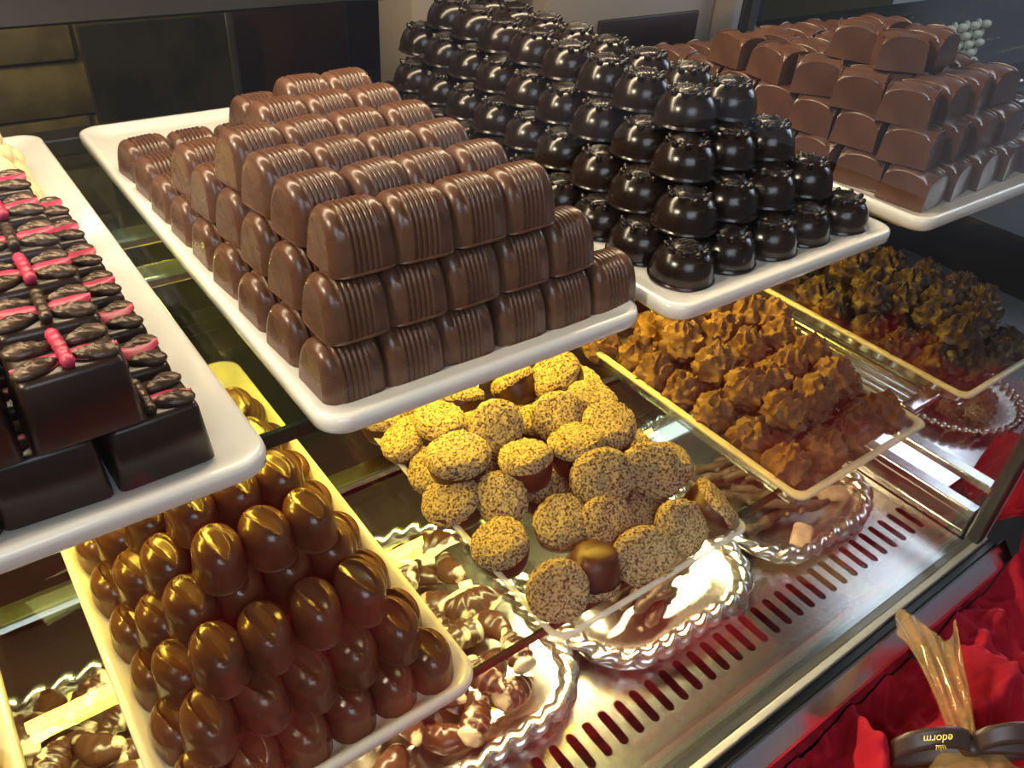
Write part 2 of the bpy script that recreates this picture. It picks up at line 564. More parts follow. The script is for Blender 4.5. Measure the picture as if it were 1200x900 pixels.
PL = [('white porcelain plate under the pink butterfly chocolates', -.50, .372, 1.13, 3.06),
      ('white porcelain plate under the ribbed milk chocolate logs', .481, 1.345, 1.152, 3.05),
      ('white porcelain plate under the glossy dark domes', 1.40, 2.37, 1.105, 3.03),
      ('white porcelain plate under the milk chocolate bow pieces', 2.49, 3.56, 1.085, 3.00)]
for lab, x0, x1, y0, y1 in PL:
    cx, cy = (x0 + x1) / 2, (y0 + y1) / 2
    thing('porcelain_plate', lab, 'plate', plate_mesh(x0 - cx, x1 - cx, y0 - cy, y1 - cy, 0.1, 0.1), (cx, cy, SH1), group='white plates on the upper shelf')
# fifth plate at the far end of the upper shelf
x0, x1, y0, y1 = 3.63, 4.20, 1.3, 2.98
thing('porcelain_plate', 'white porcelain plate by the end pane, mostly hidden behind the bow pieces', 'plate', plate_mesh(-.285, .285, -.84, .84, 0.1, 0.1), ((x0 + x1) / 2, (y0 + y1) / 2, SH1), group='white plates on the upper shelf')
thing('porcelain_plate', 'white porcelain plate under the coffee bean chocolates on the lower shelf', 'plate', plate_mesh(-.43, .43, -.95, .95, 0.11, 0.11, lip=.085, r=.08), (.43, 2.04, SH2))
thing('porcelain_plate', 'white plate edge lit yellow on the lower shelf below the butterfly plate', 'plate', plate_mesh(-.40, .40, -.85, .85, 0.11, 0.11, lip=.085, r=.08), (-.635, 2.12, SH2))


def acrylic_tray(name, lab, x0, x1, y0, y1, floor_m, rim_m, h=0.085, wall=.03, rimw=.022):
    cx, cy = (x0 + x1) / 2, (y0 + y1) / 2
    a, b = (x1 - x0) / 2, (y1 - y0) / 2
    o = thing(name, lab, 'tray', loc=(cx, cy, SH2))
    g = G()
    rows = [rrect(-a + i, a - i, -b + i, b - i, .04, zz, 4) for i, zz in ((wall + .012, 0), (.012, h - .012), (.02, h - .012), (wall + .02, .012))]
    g.grid(rows, True, True, True)
    part('tray_pan', g.build('tray_pan', floor_m), o)
    g = G()
    rows = [rrect(-a + i, a - i, -b + i, b - i, .045, zz, 4) for i, zz in ((.004, h - .014), (0, h - .006), (.004, h), (rimw - .003, h), (rimw, h - .005), (rimw - .003, h - .014), (.004, h - .014))]
    g.grid(rows, True)
    part('tray_rim', g.build('tray_rim', rim_m), o)
    return o


acrylic_tray('clear_tray', 'clear shallow tray with bright rim holding nut crusted chocolates', 1.118, 2.005, 1.065, 2.95, M['acrylic'], M['acrylic_rim'])
acrylic_tray('cream_rimmed_tray', 'cream rimmed clear tray holding orange brown crinkled truffles', 2.265, 3.145, 1.045, 2.95, M['acrylic'], M['cream_rim'], rimw=.034)
acrylic_tray('cream_rimmed_tray', 'cream rimmed clear tray holding dark crinkled truffles', 3.46, 4.235, 1.045, 2.95, M['acrylic'], M['cream_rim'], rimw=.034)


def silver_tray(lab, x0, x1, y0, y1, wavy=0.0):
    cx, cy = (x0 + x1) / 2, (y0 + y1) / 2
    a, b = (x1 - x0) / 2, (y1 - y0) / 2
    o = thing('silver_tray', lab, 'tray', loc=(cx, cy, DECK), group='silver trays on the deck')
    g = G()
    R_ = .30

    def ring(i, zz):
        pts = rrect(-a + i, a - i, -b + i, b - i, R_ - i * .5, zz, 10)
        return pts
    rows = [ring(.13, .002), (ring(.125, .0)), ring(.05, .055), ring(.0, .062), ring(.0, .07), ring(.10, .066), ring(.16, .015), ring(.20, .012)]
    g.grid(rows, True, True, True)
    part('tray_pan', g.build('tray_pan', M['silver']), o)
    # twisted rope rim: a tube whose section is fluted and turns along the rim
    base = rrect(-a + .03, a - .03, -b + .03, b - .03, R_, 0.085, 10)
    pts = [Vector(p) for p in base]
    dense = []
    nP = len(pts)
    for i in range(nP):
        p, q = pts[i], pts[(i + 1) % nP]
        L_ = (q - p).length
        k = max(1, int(L_ / .018))
        for j in range(k):
            dense.append(p.lerp(q, j / k))
    rows = []
    nd = len(dense)
    acc = 0.0
    for i, p in enumerate(dense):
        q = dense[(i + 1) % nd]
        d = (q - dense[i - 1]).normalized()
        acc += (q - p).length
        u = Vector((d.y, -d.x, 0))
        row = []
        for k in range(12):
            t = 2 * PI * k / 12
            rr = .036 * (1 + .28 * math.cos(2 * (t) - acc * 2 * PI / .11)) * (1 + wavy * math.sin(acc * 2 * PI / .45))
            row.append(p + u * math.cos(t) * rr * 1.2 + Vector((0, 0, 1)) * math.sin(t) * rr)
        rows.append(row)
    rows.append(rows[0])
    g = G(); g.grid(rows, True)
    part('rope_rim', g.build('rope_rim', M['silver']), o, label='twisted rope rim')
    return o


silver_tray('silver rope rimmed tray of shell chocolates on the deck below the bean plate', .55, 1.80, 1.39, 2.78)
silver_tray('silver rope rimmed tray with dark twig chocolates below the nut tray', 1.83, 2.98, 1.36, 2.72)
silver_tray('silver tray with wavy rim on the deck below the orange brown truffles', 3.02, 4.08, 1.36, 2.72, .25)
silver_tray('silver rope rimmed tray of shell chocolates on the deck near the viewer side corner', -.85, .50, 1.60, 2.80)

# ---------------------------------------------------------------- chocolates: kinds


def log_mesh():
    """loaf shaped log: smooth arched ends rounded in plan, six soft ribs across its back"""
    g = G()
    L_, Wd, H = .128, .150, .123
    n = 24
    F = .028
    rows = []

    def ring(x, k, kz, foot=0.0):
        row = []
        for j in range(n + 1):
            t = PI * j / n
            c, s_ = math.cos(t), math.sin(t)
            zz = H * kz * abs(s_) ** .74
            yy = Wd / 2 * k * math.copysign(abs(c) ** .80, c) * (1 - .06 * zz / H)
            row.append((x - foot * (1 - zz / H), yy, zz))
        return row
    ends = [(0.0, .66, .82), (.0010, .74, .885), (.005, .83, .93), (.011, .90, .965), (.019, .955, .985)]
    for x, k, kz in ends:
        rows.append(ring(-L_ / 2 + x, k, kz, .010))
    ns = 36
    for i in range(ns + 1):
        u = i / ns
        rib = .058 * (1 - abs(math.sin(u * PI * 6)) ** .6)
        rows.append(ring(-L_ / 2 + F + u * (L_ - 2 * F), 1 - rib * .7, 1 - rib))
    for x, k, kz in reversed(ends):
        rows.append(ring(L_ / 2 - x, k, kz, -.010))
    g.grid(rows, False)
    m_ = n + 1
    g.f.append(tuple(range(m_))); g.m.append(0)
    b = (len(rows) - 1) * m_
    g.f.append(tuple(b + j for j in range(m_ - 1, -1, -1))); g.m.append(0)
    fl = [rrect(-L_ / 2 - .012 + i, L_ / 2 + .012 - i, -Wd / 2 - .003 + i, Wd / 2 + .003 - i, .040, z_, 6) for i, z_ in ((.002, -.002), (0, .001), (.001, .004), (.006, .006))]
    g.grid(fl, True, True, True)
    me = g.build('chocolate_log', M['milk'])
    return sharp(me, 60)


def lathe(g, prof, n=28, mi=0, ex=1.0, ey=1.0, fn=None):
    rows = []
    for r, z in prof:
        row = []
        for j in range(n):
            a = 2 * PI * j / n
            p = (r * math.cos(a) * ex, r * math.sin(a) * ey, z)
            row.append(fn(p, a) if fn else p)
        rows.append(row)
    g.grid(rows, True, True, True, mi)


def dome_meshes():
    g = G()
    R_ = .088
    prof = [(R_ * .97, 0), (R_ * 1.04, .002), (R_ * 1.04, .006), (R_, .008)]
    for k in range(1, 15):
        t = PI / 2 * k / 14
        prof.append((R_ * (math.cos(t) ** .66 if k < 14 else .0) + (.001 if k == 14 else 0), .006 + .088 * math.sin(t) ** .95))
    lathe(g, prof, 36)
    body = g.build('dome_body', M['dark'])
    g = G()
    # crown of oval knobs sunk into the cap, with fine zigzag ridges over it
    for k in range(9):
        a = 2 * PI * k / 9
        rot = Matrix.Rotation(a, 3, 'Z') @ Matrix.Rotation(.70, 3, 'Y')
        g.ellipsoid((.046 * math.cos(a), .046 * math.sin(a), .079), (.0115, .0115, .023), 12, 8, rot=rot)
    g.ellipsoid((0, 0, .088), (.046, .046, .015), 16, 8)
    for k in range(-3, 4):
        pts = []
        for i in range(15):
            y = -.042 + .084 * i / 14
            x = k * .0115 + .006 * (-1 if i % 2 else 1)
            r2 = x * x + y * y
            if r2 < .0022:
                pts.append((x, y, .1035 - 6.5 * r2))
        if len(pts) > 2:
            g.tube(pts, .0030, 5)
    top = g.build('dome_crown', M['dark'])
    return body, top


def fan_mesh():
    """square piece with a crossed vault on top: every face ends in an arch, creases run to the corners"""
    g = G()
    N = 24
    a = .082

    def h(u, v):
        au = math.sqrt(max(0, 1 - (abs(u) / 1.02) ** 2.2))
        av = math.sqrt(max(0, 1 - (abs(v) / 1.02) ** 2.2))
        return .066 + .042 * max(au, av)
    top = []
    for i in range(N + 1):
        row = []
        for j in range(N + 1):
            u, v = -1 + 2 * i / N, -1 + 2 * j / N
            u, v = math.sin(u * PI / 2), math.sin(v * PI / 2)
            row.append((a * .93 * u, a * .93 * v, h(u, v)))
        top.append(row)
    g.grid(top)
    per = [top[i][0] for i in range(N)] + [top[N][j] for j in range(N)] + [top[i][N] for i in range(N, 0, -1)] + [top[0][j] for j in range(N, 0, -1)]
    rows = [per]
    for t in (.5, 0):
        rows.append([(p[0] * (1 + .075 * (1 - t)), p[1] * (1 + .075 * (1 - t)), p[2] * t) for p in per])
    g.grid(rows, True, False, True)
    # slim rolled lips where the vaults end
    for sx, sy in ((1, 0), (0, 1)):
        for d in (-1, 1):
            pts = []
            for i in range(11):
                u = -.72 + 1.44 * i / 10
                pp = (a * .93 * u, d * a * .90) if sx else (d * a * .90, a * .93 * u)
                pts.append((pp[0], pp[1], h(u, 1) + .0015))
            g.tube(pts, .0035, 6)
    me = g.build('bow_chocolate', M['milk_warm'])
    return sharp(fix_normals(me), 32)


def bean_mesh():
    g = G()
    rx, ry, H = .070, .094, .135
    n = 40
    prof = [(.97, 0), (1.02, .002), (1.02, .006)]
    for k in range(0, 9):
        prof.append((1.0 - .06 * k / 8, .007 + .065 * k / 8))
    base_top = .072
    for k in range(1, 17):
        t = PI / 2 * k / 16
        prof.append((.94 * (math.cos(t) ** .8 if k < 16 else .004), base_top + (H - base_top) * math.sin(t)))

    def fn(p, a):
        x, y, zz = p
        if zz > .085:
            f = min(1, (zz - .085) / .03)
            leaf = max(0.0, 1 - (y / .078) ** 2)
            wl = .026 * leaf ** .7 + 1e-4
            d = abs(x + .012 * math.sin(y * 18))
            if d < wl:
                zz -= f * (.010 * math.sqrt(leaf) + .016 * (1 - d / wl) ** .6 * leaf)
            elif d < wl + .012:
                zz += f * .003 * (1 - (d - wl) / .012) * leaf
        return (x, y, zz)
    rows = []
    for r, zz in prof:
        rows.append([fn((rx * r * math.cos(2 * PI * j / n), ry * r * math.sin(2 * PI * j / n), zz), 0) for j in range(n)])
    # denser rings near the crown keep the slit crisp
    dense = []
    for i, r in enumerate(rows[:-1]):
        dense.append(r)
        if i > 11:
            for t in (1 / 3, 2 / 3):
                z2 = prof[i][1] + (prof[i + 1][1] - prof[i][1]) * t
                r2 = prof[i][0] + (prof[i + 1][0] - prof[i][0]) * t
                dense.append([fn((rx * r2 * math.cos(2 * PI * j / n), ry * r2 * math.sin(2 * PI * j / n), z2), 0) for j in range(n)])
    dense.append(rows[-1])
    g.grid(dense, True, True, True)
    return g.build('coffee_bean_chocolate', M['bean'])


def nut_meshes(seed):
    rnd = random.Random(seed)
    ex, ey = rnd.uniform(.92, 1.12), rnd.uniform(.85, 1.0)
    R_ = .104
    g = G()
    prof = [(R_ * .55, -.100), (R_ * .74, -.092), (R_ * .86, -.065), (R_ * .95, -.025), (R_ * .99, .005), (R_ * .9, .03)]
    lathe(g, prof, 26, 0, ex, ey)
    shell_ = g.build('chocolate_shell', M['nut_dark'])
    g = G()
    n1, n2 = 44, 22
    off = Vector((seed * 3.1, seed * 1.7, seed))
    rows = []
    for i in range(n2 + 1):
        t = i / n2
        # pillow shaped lid, from under its edge to the top centre
        th = -.22 + (PI / 2 + .22) * t
        rr = R_ * 1.02 * max(0.003, (max(0.0, math.cos(th)) ** .5 if th > 0 else 1 - .25 * th * th))
        zz = .012 + (.040 * math.sin(th) if th > 0 else .06 * math.sin(th))
        row = []
        for j in range(n1):
            a = 2 * PI * j / n1
            p = Vector((rr * math.cos(a) * ex, rr * math.sin(a) * ey, zz))
            low = noise.noise(p * 9 + off)
            hi = noise.noise(p * 75 + off) * .65 + noise.noise(p * 140 + off) * .45
            k = 1 + .06 * low * min(1, rr / .03) + .065 * hi * min(1, rr / .03)
            row.append((p.x * k, p.y * k, p.z + .010 * low + .011 * hi))
        rows.append(row)
    g.grid(rows, True, False, True)
    lid = g.build('nut_crumb', M['nut'])
    return shell_, lid


def crinkle_mesh(seed, m_, name):
    """a gathered, leaf wrapped truffle: overlapping upright petals with sharp folded crests"""
    rnd = random.Random(seed)
    g = G()
    off = Vector((seed * 5.3, seed * 2.9, seed * 7.7))
    R_ = .092

    nf = rnd.choice((3, 4, 5))
    ph0 = rnd.random() * 6

    def fn(p, th, ph):
        d = p.normalized()
        z = d.z
        fold = 1 - abs(math.sin(nf * .5 * (ph + ph0) + 1.3 * noise.noise(d * 1.6 + off) * 2 + z * .7))     # sharp crests
        q = d * 2.3 + off
        rid = 1 - abs(noise.noise(q)) * 2
        rid2 = 1 - abs(noise.noise(q * 2.6)) * 2
        up = max(0.0, z)
        k = .76 + .32 * fold ** 1.3 * (.4 + .9 * (1 - abs(z))) + .14 * rid * (.4 + up) + .045 * rid2
        pz = p.z * k * (1.0 + .30 * up * rid)
        return Vector((p.x * k, p.y * k, max(pz, -.062)))
    g.ellipsoid((0, 0, .062), (R_, R_ * rnd.uniform(.85, 1.1), R_ * 1.0), 56, 40, fn=fn)
    me = g.build(name, m_)
    return sharp(me, 42)


def scallop_mesh(seed):
    g = G()
    n, k = 48, 14
    rows = []
    for i in range(k + 1):
        t = i / k
        row = []
        for j in range(n + 1):
            a = -1.15 + 2.3 * j / n
            rib = .5 + .5 * math.cos(a * 15)
            rr = .19 * t * (1 + .03 * rib)
            hgt = .062 * max(0.0, math.sin(min(1, t * 1.02) * PI)) ** .7 * math.cos(a * .9) + .010 * rib * t
            row.append((rr * math.sin(a), rr * math.cos(a) - .09, max(0, hgt)))
        rows.append(row)
    g.grid(rows)
    g.box(-.035, .035, -.11, -.07, 0, .03, bev=.006)
    return g.build('scallop_chocolate', M['shell'])


def mussel_mesh(seed):
    g = G()

    def fn(p, th, ph):
        t = p.y / .12
        k = 1 - .35 * t * (1 if t > 0 else .3)
        ridge = 1 + .045 * math.sin(p.y * 130)
        return Vector((p.x * k * ridge + .025 * t * t, p.y, max(p.z * k * ridge, -.02)))
    g.ellipsoid((0, 0, .02), (.066, .125, .062), 24, 28, fn=fn)
    return g.build('mussel_chocolate', M['shell_milk'])


def cone_shell_mesh(seed):
    g = G()
    rows = []
    n = 20
    L_ = .24
    for i in range(41):
        t = i / 40
        r = .012 + .062 * math.sin(min(1, t * 1.25) * PI * .62) * (1 - .30 * t)
        r *= 1 + .10 * math.sin(t * 2 * PI * 6)
        if t > .93:
            r *= max(.15, (1 - t) / .07)
        rows.append([(r * math.cos(2 * PI * j / n), -L_ / 2 + L_ * t, .058 + r * .9 * math.sin(2 * PI * j / n)) for j in range(n)])
    g.grid(rows, True, True, True)
    return g.build('cone_shell_chocolate', M['shell'])


def bar_parts():
    g = G(); g.box(-.084, .084, -.068, .068, 0, .132, bev=.010, taper=.008)
    body = g.build('bar_body', M['bar'])
    wings = []
    for sx in (-1, 1):
        for sy in (-1, 1):
            g = G()
            rot = Matrix.Rotation((.28 if sy > 0 else -.22) * sx, 3, 'Z')

            def fn(p, th, ph, sx=sx):
                vein = .0022 * math.sin(p.x * 300 + p.y * 420)
                return Vector((p.x, p.y * (1 + .35 * p.x * sx / .035), max(p.z, -.004) + (vein if p.z > .001 else 0)))
            g.ellipsoid((sx * .043, sy * .029, .135), (.036, .0185, .012), 20, 12, rot=rot, fn=fn)
            wings.append(g.build('wing', M['bronze']))
    paint = []
    for k, (w, y0) in enumerate(((.021, .000), (.025, .008), (.019, -.012))):
        g = G()
        for sx in (-1, 1):
            rows = []
            for i in range(11):
                t = i / 10
                x = sx * (.006 + .070 * t)
                yc = y0 + .010 * t * (1 if k != 2 else -1)
                hw = w * (.35 + .9 * math.sin(PI * min(1, .12 + t * .88)))
                rows.append([(x, yc + hw * v, .1330 + .0095 * (1 - v * v)) for v in (-1, -.6, 0, .6, 1)])
            g.grid(rows)
        paint.append(fix_normals(g.build('pink_stripe', M['pink'])))
    g = G()
    g.tube([(0, -.050 + .1 * i / 20, .140 + .004 * math.sin(PI * i / 20)) for i in range(21)], lambda t: .0105 * (.75 + .25 * abs(math.sin(t * PI * 5))) * (1.1 if t > .8 else 1), 10)
    tb = g.build('butterfly_body', M['bronze'])
    g = G()
    g.tube([(0, -.052 + .104 * i / 20, .141 + .004 * math.sin(PI * i / 20)) for i in range(21)], lambda t: .0112 * (.75 + .25 * abs(math.sin(t * PI * 5))), 10)
    tbp = g.build('butterfly_body', M['pink'])
    return body, wings, paint, tb, tbp


# ---------------------------------------------------------------- stacks


def ordinals(items):
    """items: dicts with layer,row,x ; gives the place of each in its row of its layer"""
    by = {}
    for it in items:
        by.setdefault((it['l'], it['r']), []).append(it)
    for k, v in by.items():
        v.sort(key=lambda i: i['x'])
        for n_, it in enumerate(v):
            it['o'] = n_ + 1
            it['n'] = len(v)


def covered(items, it, dx, dy):
    up = [k for k in items if k['l'] == it['l'] + 1 and abs(k['x'] - it['x']) < dx * 1.05 and abs(k['y'] - it['y']) < dy * 1.05]
    side = lambda sx, sy: any(k['l'] == it['l'] and abs(k['x'] - it['x'] - sx * dx) < dx * .6 and abs(k['y'] - it['y'] - sy * dy) < dy * .6 for k in items)
    return len(up) >= 1 and side(-1, 0) and side(1, 0) and side(0, -1)


def name_items(items, kind, dx, dy):
    ordinals(items)
    for it in items:
        it['label'] = '%s, %s, %s row from front, %s from left' % (kind, it['lay'], ORD[it['r']], ORD[it['o']])


LOG = fix_normals(log_mesh())
items = []
BZ = SH1 + .084
lay = {1: 'bottom layer', 2: 'middle layer', 3: 'top layer'}


def log_rows():
    plan = ((1, .582, 1.284, .1425, [(0, 6)] * 8 + [(0, 5), (3, 6)]),
            (2, .616, 1.314, .1375, [(0, 5)] * 6 + [(2, 5), (2, 5)]),
            (3, .648, 1.342, .1345, [(0, 4)] * 3 + [(0, 4), (1, 4), (2, 4)]))
    for l, x0, y0, px, rows_ in plan:
        for r, (c0, c1) in enumerate(rows_):
            for c in range(c0, c1):
                items.append(dict(l=l, r=r + 1, x=x0 + c * px + random.uniform(-.004, .004), y=y0 + r * .160 + random.uniform(-.004, .004), lay=lay[l]))


log_rows()
name_items(items, 'ribbed milk chocolate log', .143, .16)
for it in items:
    thing('chocolate_log', it['label'], 'chocolate', LOG, (it['x'], it['y'], BZ + (it['l'] - 1) * .1235), (random.uniform(-.02, .02), random.uniform(-.02, .02), (random.uniform(-.06, .05) if it['r'] == 1 else random.uniform(.02, .15))), 'ribbed milk chocolate logs')

# domes
DB, DC = dome_meshes()
items = []
for l, ncol, x0, y0, nr in ((1, 5, 1.562, 1.250, 10), (2, 4, 1.632, 1.340, 9), (3, 3, 1.702, 1.430, 9), (4, 2, 1.772, 1.515, 8)):
    for r in range(nr):
        for c in range(ncol):
            items.append(dict(l=l, r=r + 1, x=x0 + c * .172 + random.uniform(-.005, .005), y=y0 + r * .172 + random.uniform(-.006, .006), lay=LAYER[l]))
name_items(items, 'glossy dark dome', .15, .155)
for it in items:
    o = thing('chocolate_dome', it['label'], 'chocolate', None, (it['x'], it['y'], BZ + (it['l'] - 1) * .1020), (random.uniform(-.03, .03), random.uniform(-.03, .03), random.uniform(0, 6)), 'glossy dark domes')
    part('dome_body', DB, o)
    part('dome_crown', DC, o)

# bow pieces
FAN = fan_mesh()
lay4 = LAYER
items = []
for l, ncol, x0, y0, nr in ((1, 5, 2.645, 1.250, 9), (2, 4, 2.680, 1.315, 7), (3, 4, 2.715, 1.390, 5), (4, 2, 2.88, 1.56, 2)):
    for r in range(nr):
        for c in range(ncol):
            items.append(dict(l=l, r=r + 1, x=x0 + c * .180 + random.uniform(-.010, .010), y=y0 + r * .180 + random.uniform(-.010, .010), lay=lay4[l]))
name_items(items, 'milk chocolate bow piece', .17, .175)
for it in items:
    thing('bow_chocolate', it['label'], 'chocolate', FAN, (it['x'], it['y'], BZ + (it['l'] - 1) * .1090), (random.uniform(-.04, .04), random.uniform(-.04, .04), (random.uniform(.0, .3) if it['l'] < 3 else random.uniform(-.2, .75))), 'milk chocolate bow pieces')
# dark cubes on the fifth plate
g = G(); g.box(-.07, .07, -.07, .07, 0, .13, bev=.015, taper=.006)
CUBE = g.build('dark_chocolate_cube', M['dark'])
items = []
for r in range(8):
    for c in range(3):
        items.append(dict(l=1, r=r + 1, x=3.76 + c * .15, y=1.5 + r * .17, lay='bottom layer'))
name_items(items, 'dark chocolate cube on the end plate', .15, .17)
for it in items:
    thing('dark_chocolate_cube', it['label'].replace('bottom layer, ', ''), 'chocolate', CUBE, (it['x'], it['y'], BZ), (0, 0, random.uniform(-.1, .1)), 'dark cubes on the end plate')

# butterfly bars
BB, BWG, BP, BT, BTP = bar_parts()


def butterfly_bar(x, y, z, label, rot):
    o = thing('butterfly_bar', label, 'chocolate', None, (x, y, z), rot, 'dark butterfly bars with pink stripes')
    part('bar_body', BB, o)
    for w in BWG:
        part('wing', w, o, label='bronze wing')
    part('pink_stripe', random.choice(BP), o, (0, random.uniform(-.004, .008), 0), label='pink painted stripe')
    part('butterfly_body', random.choice((BT, BT, BTP)), o)


items = []
for r in range(7):
    for c in range(4):
        items.append(dict(l=1, r=r + 1, x=.196 - c * .172, y=1.250 + r * .147, lay='bottom layer'))
for r in range(6):
    for c in range(3):
        items.append(dict(l=2, r=r + 1, x=.096 - c * .178 + .004 * r, y=1.225 + r * .146, lay='top layer'))
name_items(items, 'dark butterfly bar with pink stripe', .17, .135)
for it in items:
    butterfly_bar(it['x'], it['y'], BZ + (it['l'] - 1) * .1475, it['label'], (0, 0, random.uniform(-.05, .05)))


# white chocolates behind the butterflies: a moulded figure of rounded lobes
def white_mesh():
    g = G()
    g.ellipsoid((0, 0, .05), (.085, .07, .062), 20, 12)
    g.ellipsoid((-.03, 0, .095), (.045, .05, .05), 16, 10)
    g.ellipsoid((.055, -.03, .045), (.035, .03, .035), 12, 8)
    g.ellipsoid((.02, .04, .085), (.04, .035, .035), 12, 8)
    return g.build('white_chocolate', M['white_choc'])


WH = white_mesh()
items = []
for l, cs, rs in ((1, 4, 4), (2, 3, 3), (3, 2, 2)):
    for r in range(rs):
        for c in range(cs):
            items.append(dict(l=l, r=r + 1, x=.185 - (l - 1) * .05 - c * .15, y=2.30 + (l - 1) * .06 + r * .15, lay=lay[l]))
name_items(items, 'cream white moulded chocolate', .15, .15)
for it in items:
    thing('white_chocolate', it['label'], 'chocolate', WH, (it['x'], it['y'], BZ + (it['l'] - 1) * .10), (0, 0, random.uniform(-.6, .6)), 'white chocolates behind the butterfly bars')

# coffee bean chocolates
BEAN = bean_mesh()
LZ = SH2 + .05
items = []
for l, nc, nr, x0, y0 in ((1, 6, 8, .105, 1.225), (2, 5, 7, .165, 1.300), (3, 4, 6, .235, 1.385), (4, 3, 4, .330, 1.600)):
    for r in range(nr):
        for c in range(nc):
            items.append(dict(l=l, r=r + 1, x=x0 + c * .131 + random.uniform(-.005, .005), y=y0 + r * .188 + random.uniform(-.006, .006), lay=LAYER[l]))
name_items(items, 'coffee bean shaped chocolate', .13, .185)
for it in items:
    thing('coffee_bean_chocolate', it['label'], 'chocolate', BEAN, (it['x'], it['y'], LZ + (it['l'] - 1) * .116), (random.uniform(-.08, .03), random.uniform(-.05, .05), random.uniform(-.14, .14)), 'coffee bean shaped chocolates')
items = []
for r in range(5):
    for c in range(4):
        items.append(dict(l=1, r=r + 1, x=-.355 - c * .135, y=1.55 + r * .19, lay='bottom layer'))
name_items(items, 'bean shaped chocolate on the yellow lit plate', .13, .185)
for it in items:
    thing('coffee_bean_chocolate', it['label'].replace('bottom layer, ', ''), 'chocolate', BEAN, (it['x'], it['y'], LZ), (0, 0, random.uniform(-.14, .14)), 'bean chocolates on the yellow lit plate')


# ---------------------------------------------------------------- loose piles
def place_words(items, kind, where, rowd=.17):
    """rows from the front by depth, then order from the left: unique words for each loose piece"""
    items.sort(key=lambda i: i['y'])
    rows, cur = [], []
    for it in items:
        if cur and it['y'] - cur[0]['y'] > rowd:
            rows.append(cur); cur = []
        cur.append(it)
    rows.append(cur)
    for r, row in enumerate(rows):
        row.sort(key=lambda i: i['x'])
        for n_, it in enumerate(row):
            it['label'] = '%s %s, %s row from front, %s from left' % (kind, where, ORD[r + 1], ORD[n_ + 1])


NUTS = [nut_meshes(k) for k in range(5)]
TF = SH2 + .012


def facing(nx, ny, nz, spin=0.0):
    return (Vector((nx, ny, nz)).to_track_quat('Z', 'Y') @ Matrix.Rotation(spin, 3, 'Z').to_quaternion()).to_euler()


CAMF = (-.45, -.55, .70)      # crumb face turned to the customer
UP = (0, .05, 1)
nut_list = [(1.29, 2.0, -1.92, (-.1, -.05, 1)), (1.45, 1.87, -1.92, CAMF), (1.24, 1.81, -1.92, (-.1, -.1, 1)), (1.30, 1.615, -2.0, (-.5, -.35, .8)),
            (1.69, 1.80, -1.92, (-.6, -.4, .7)), (1.43, 1.66, -1.91, (-.1, .30, 1)), (1.63, 1.62, -1.90, (.05, .15, 1)), (1.72, 2.12, -1.97, (-.1, .75, .7)),
            (1.86, 2.02, -1.92, (-.7, .1, .8)), (1.87, 1.81, -1.92, (.1, -.1, 1)), (2.0, 2.03, -2.03, UP), (1.61, 1.45, -1.92, (-.5, -.5, .7)),
            (1.80, 1.63, -1.90, (.1, -.2, 1)), (1.19, 2.08, -2.01, (-.4, .1, .9)), (1.20, 1.90, -2.03, (-.5, 0, .8)), (1.35, 2.24, -2.0, UP), (1.17, 1.735, -2.035, (-.6, .1, .8)),
            (1.20, 2.28, -2.02, UP), (1.51, 2.20, -2.02, (.3, .5, .8)), (1.41, 1.42, -2.01, (-.2, -.3, 1)), (1.215, 1.20, -2.01, (-.35, -.5, .8)),
            (1.79, 1.385, -1.93, (-.3, -.5, .7)), (1.92, 1.42, -1.99, (.0, -.2, 1)), (1.93, 1.19, -2.02, (.75, -.25, .6)), (1.54, 1.33, -2.01, (-.1, -.5, .8)),
            (1.72, 1.30, -2.04, (.1, -.2, 1)), (1.56, 1.165, -2.03, (-.3, -.7, .7)), (1.75, 1.185, -2.02, (0, -.6, .8)), (1.37, 1.205, -2.045, (-.2, -.2, -1)),
            (1.19, 1.47, -2.035, (-.3, .1, 1)), (1.90, 1.60, -2.03, UP), (1.62, 2.36, -1.99, UP), (1.82, 2.30, -2.0, (-.2, -.4, 1)), (1.45, 2.42, -2.02, UP), (1.25, 2.48, -2.02, UP),
            (1.50, 1.62, -2.04, UP), (1.70, 1.95, -2.04, UP), (1.48, 2.02, -2.04, UP), (1.35, 1.86, -2.04, UP), (1.86, 1.92, -2.04, UP), (1.70, 1.66, -2.04, UP), (1.62, 1.48, -2.04, UP)]
items = [dict(x=a[0], y=a[1], z=a[2], n=a[3]) for a in nut_list]
place_words(items, 'nut crusted chocolate', 'in the clear tray')
for k, it in enumerate(items):
    o = thing('nut_truffle', it['label'], 'chocolate', None, (it['x'], it['y'], it['z']), facing(*it['n'], spin=k * 1.3), 'nut crusted chocolates')
    sh_, lid_ = NUTS[k % 5]
    part('chocolate_shell', sh_, o)
    part('nut_crumb', lid_, o, label='chopped nut crust')

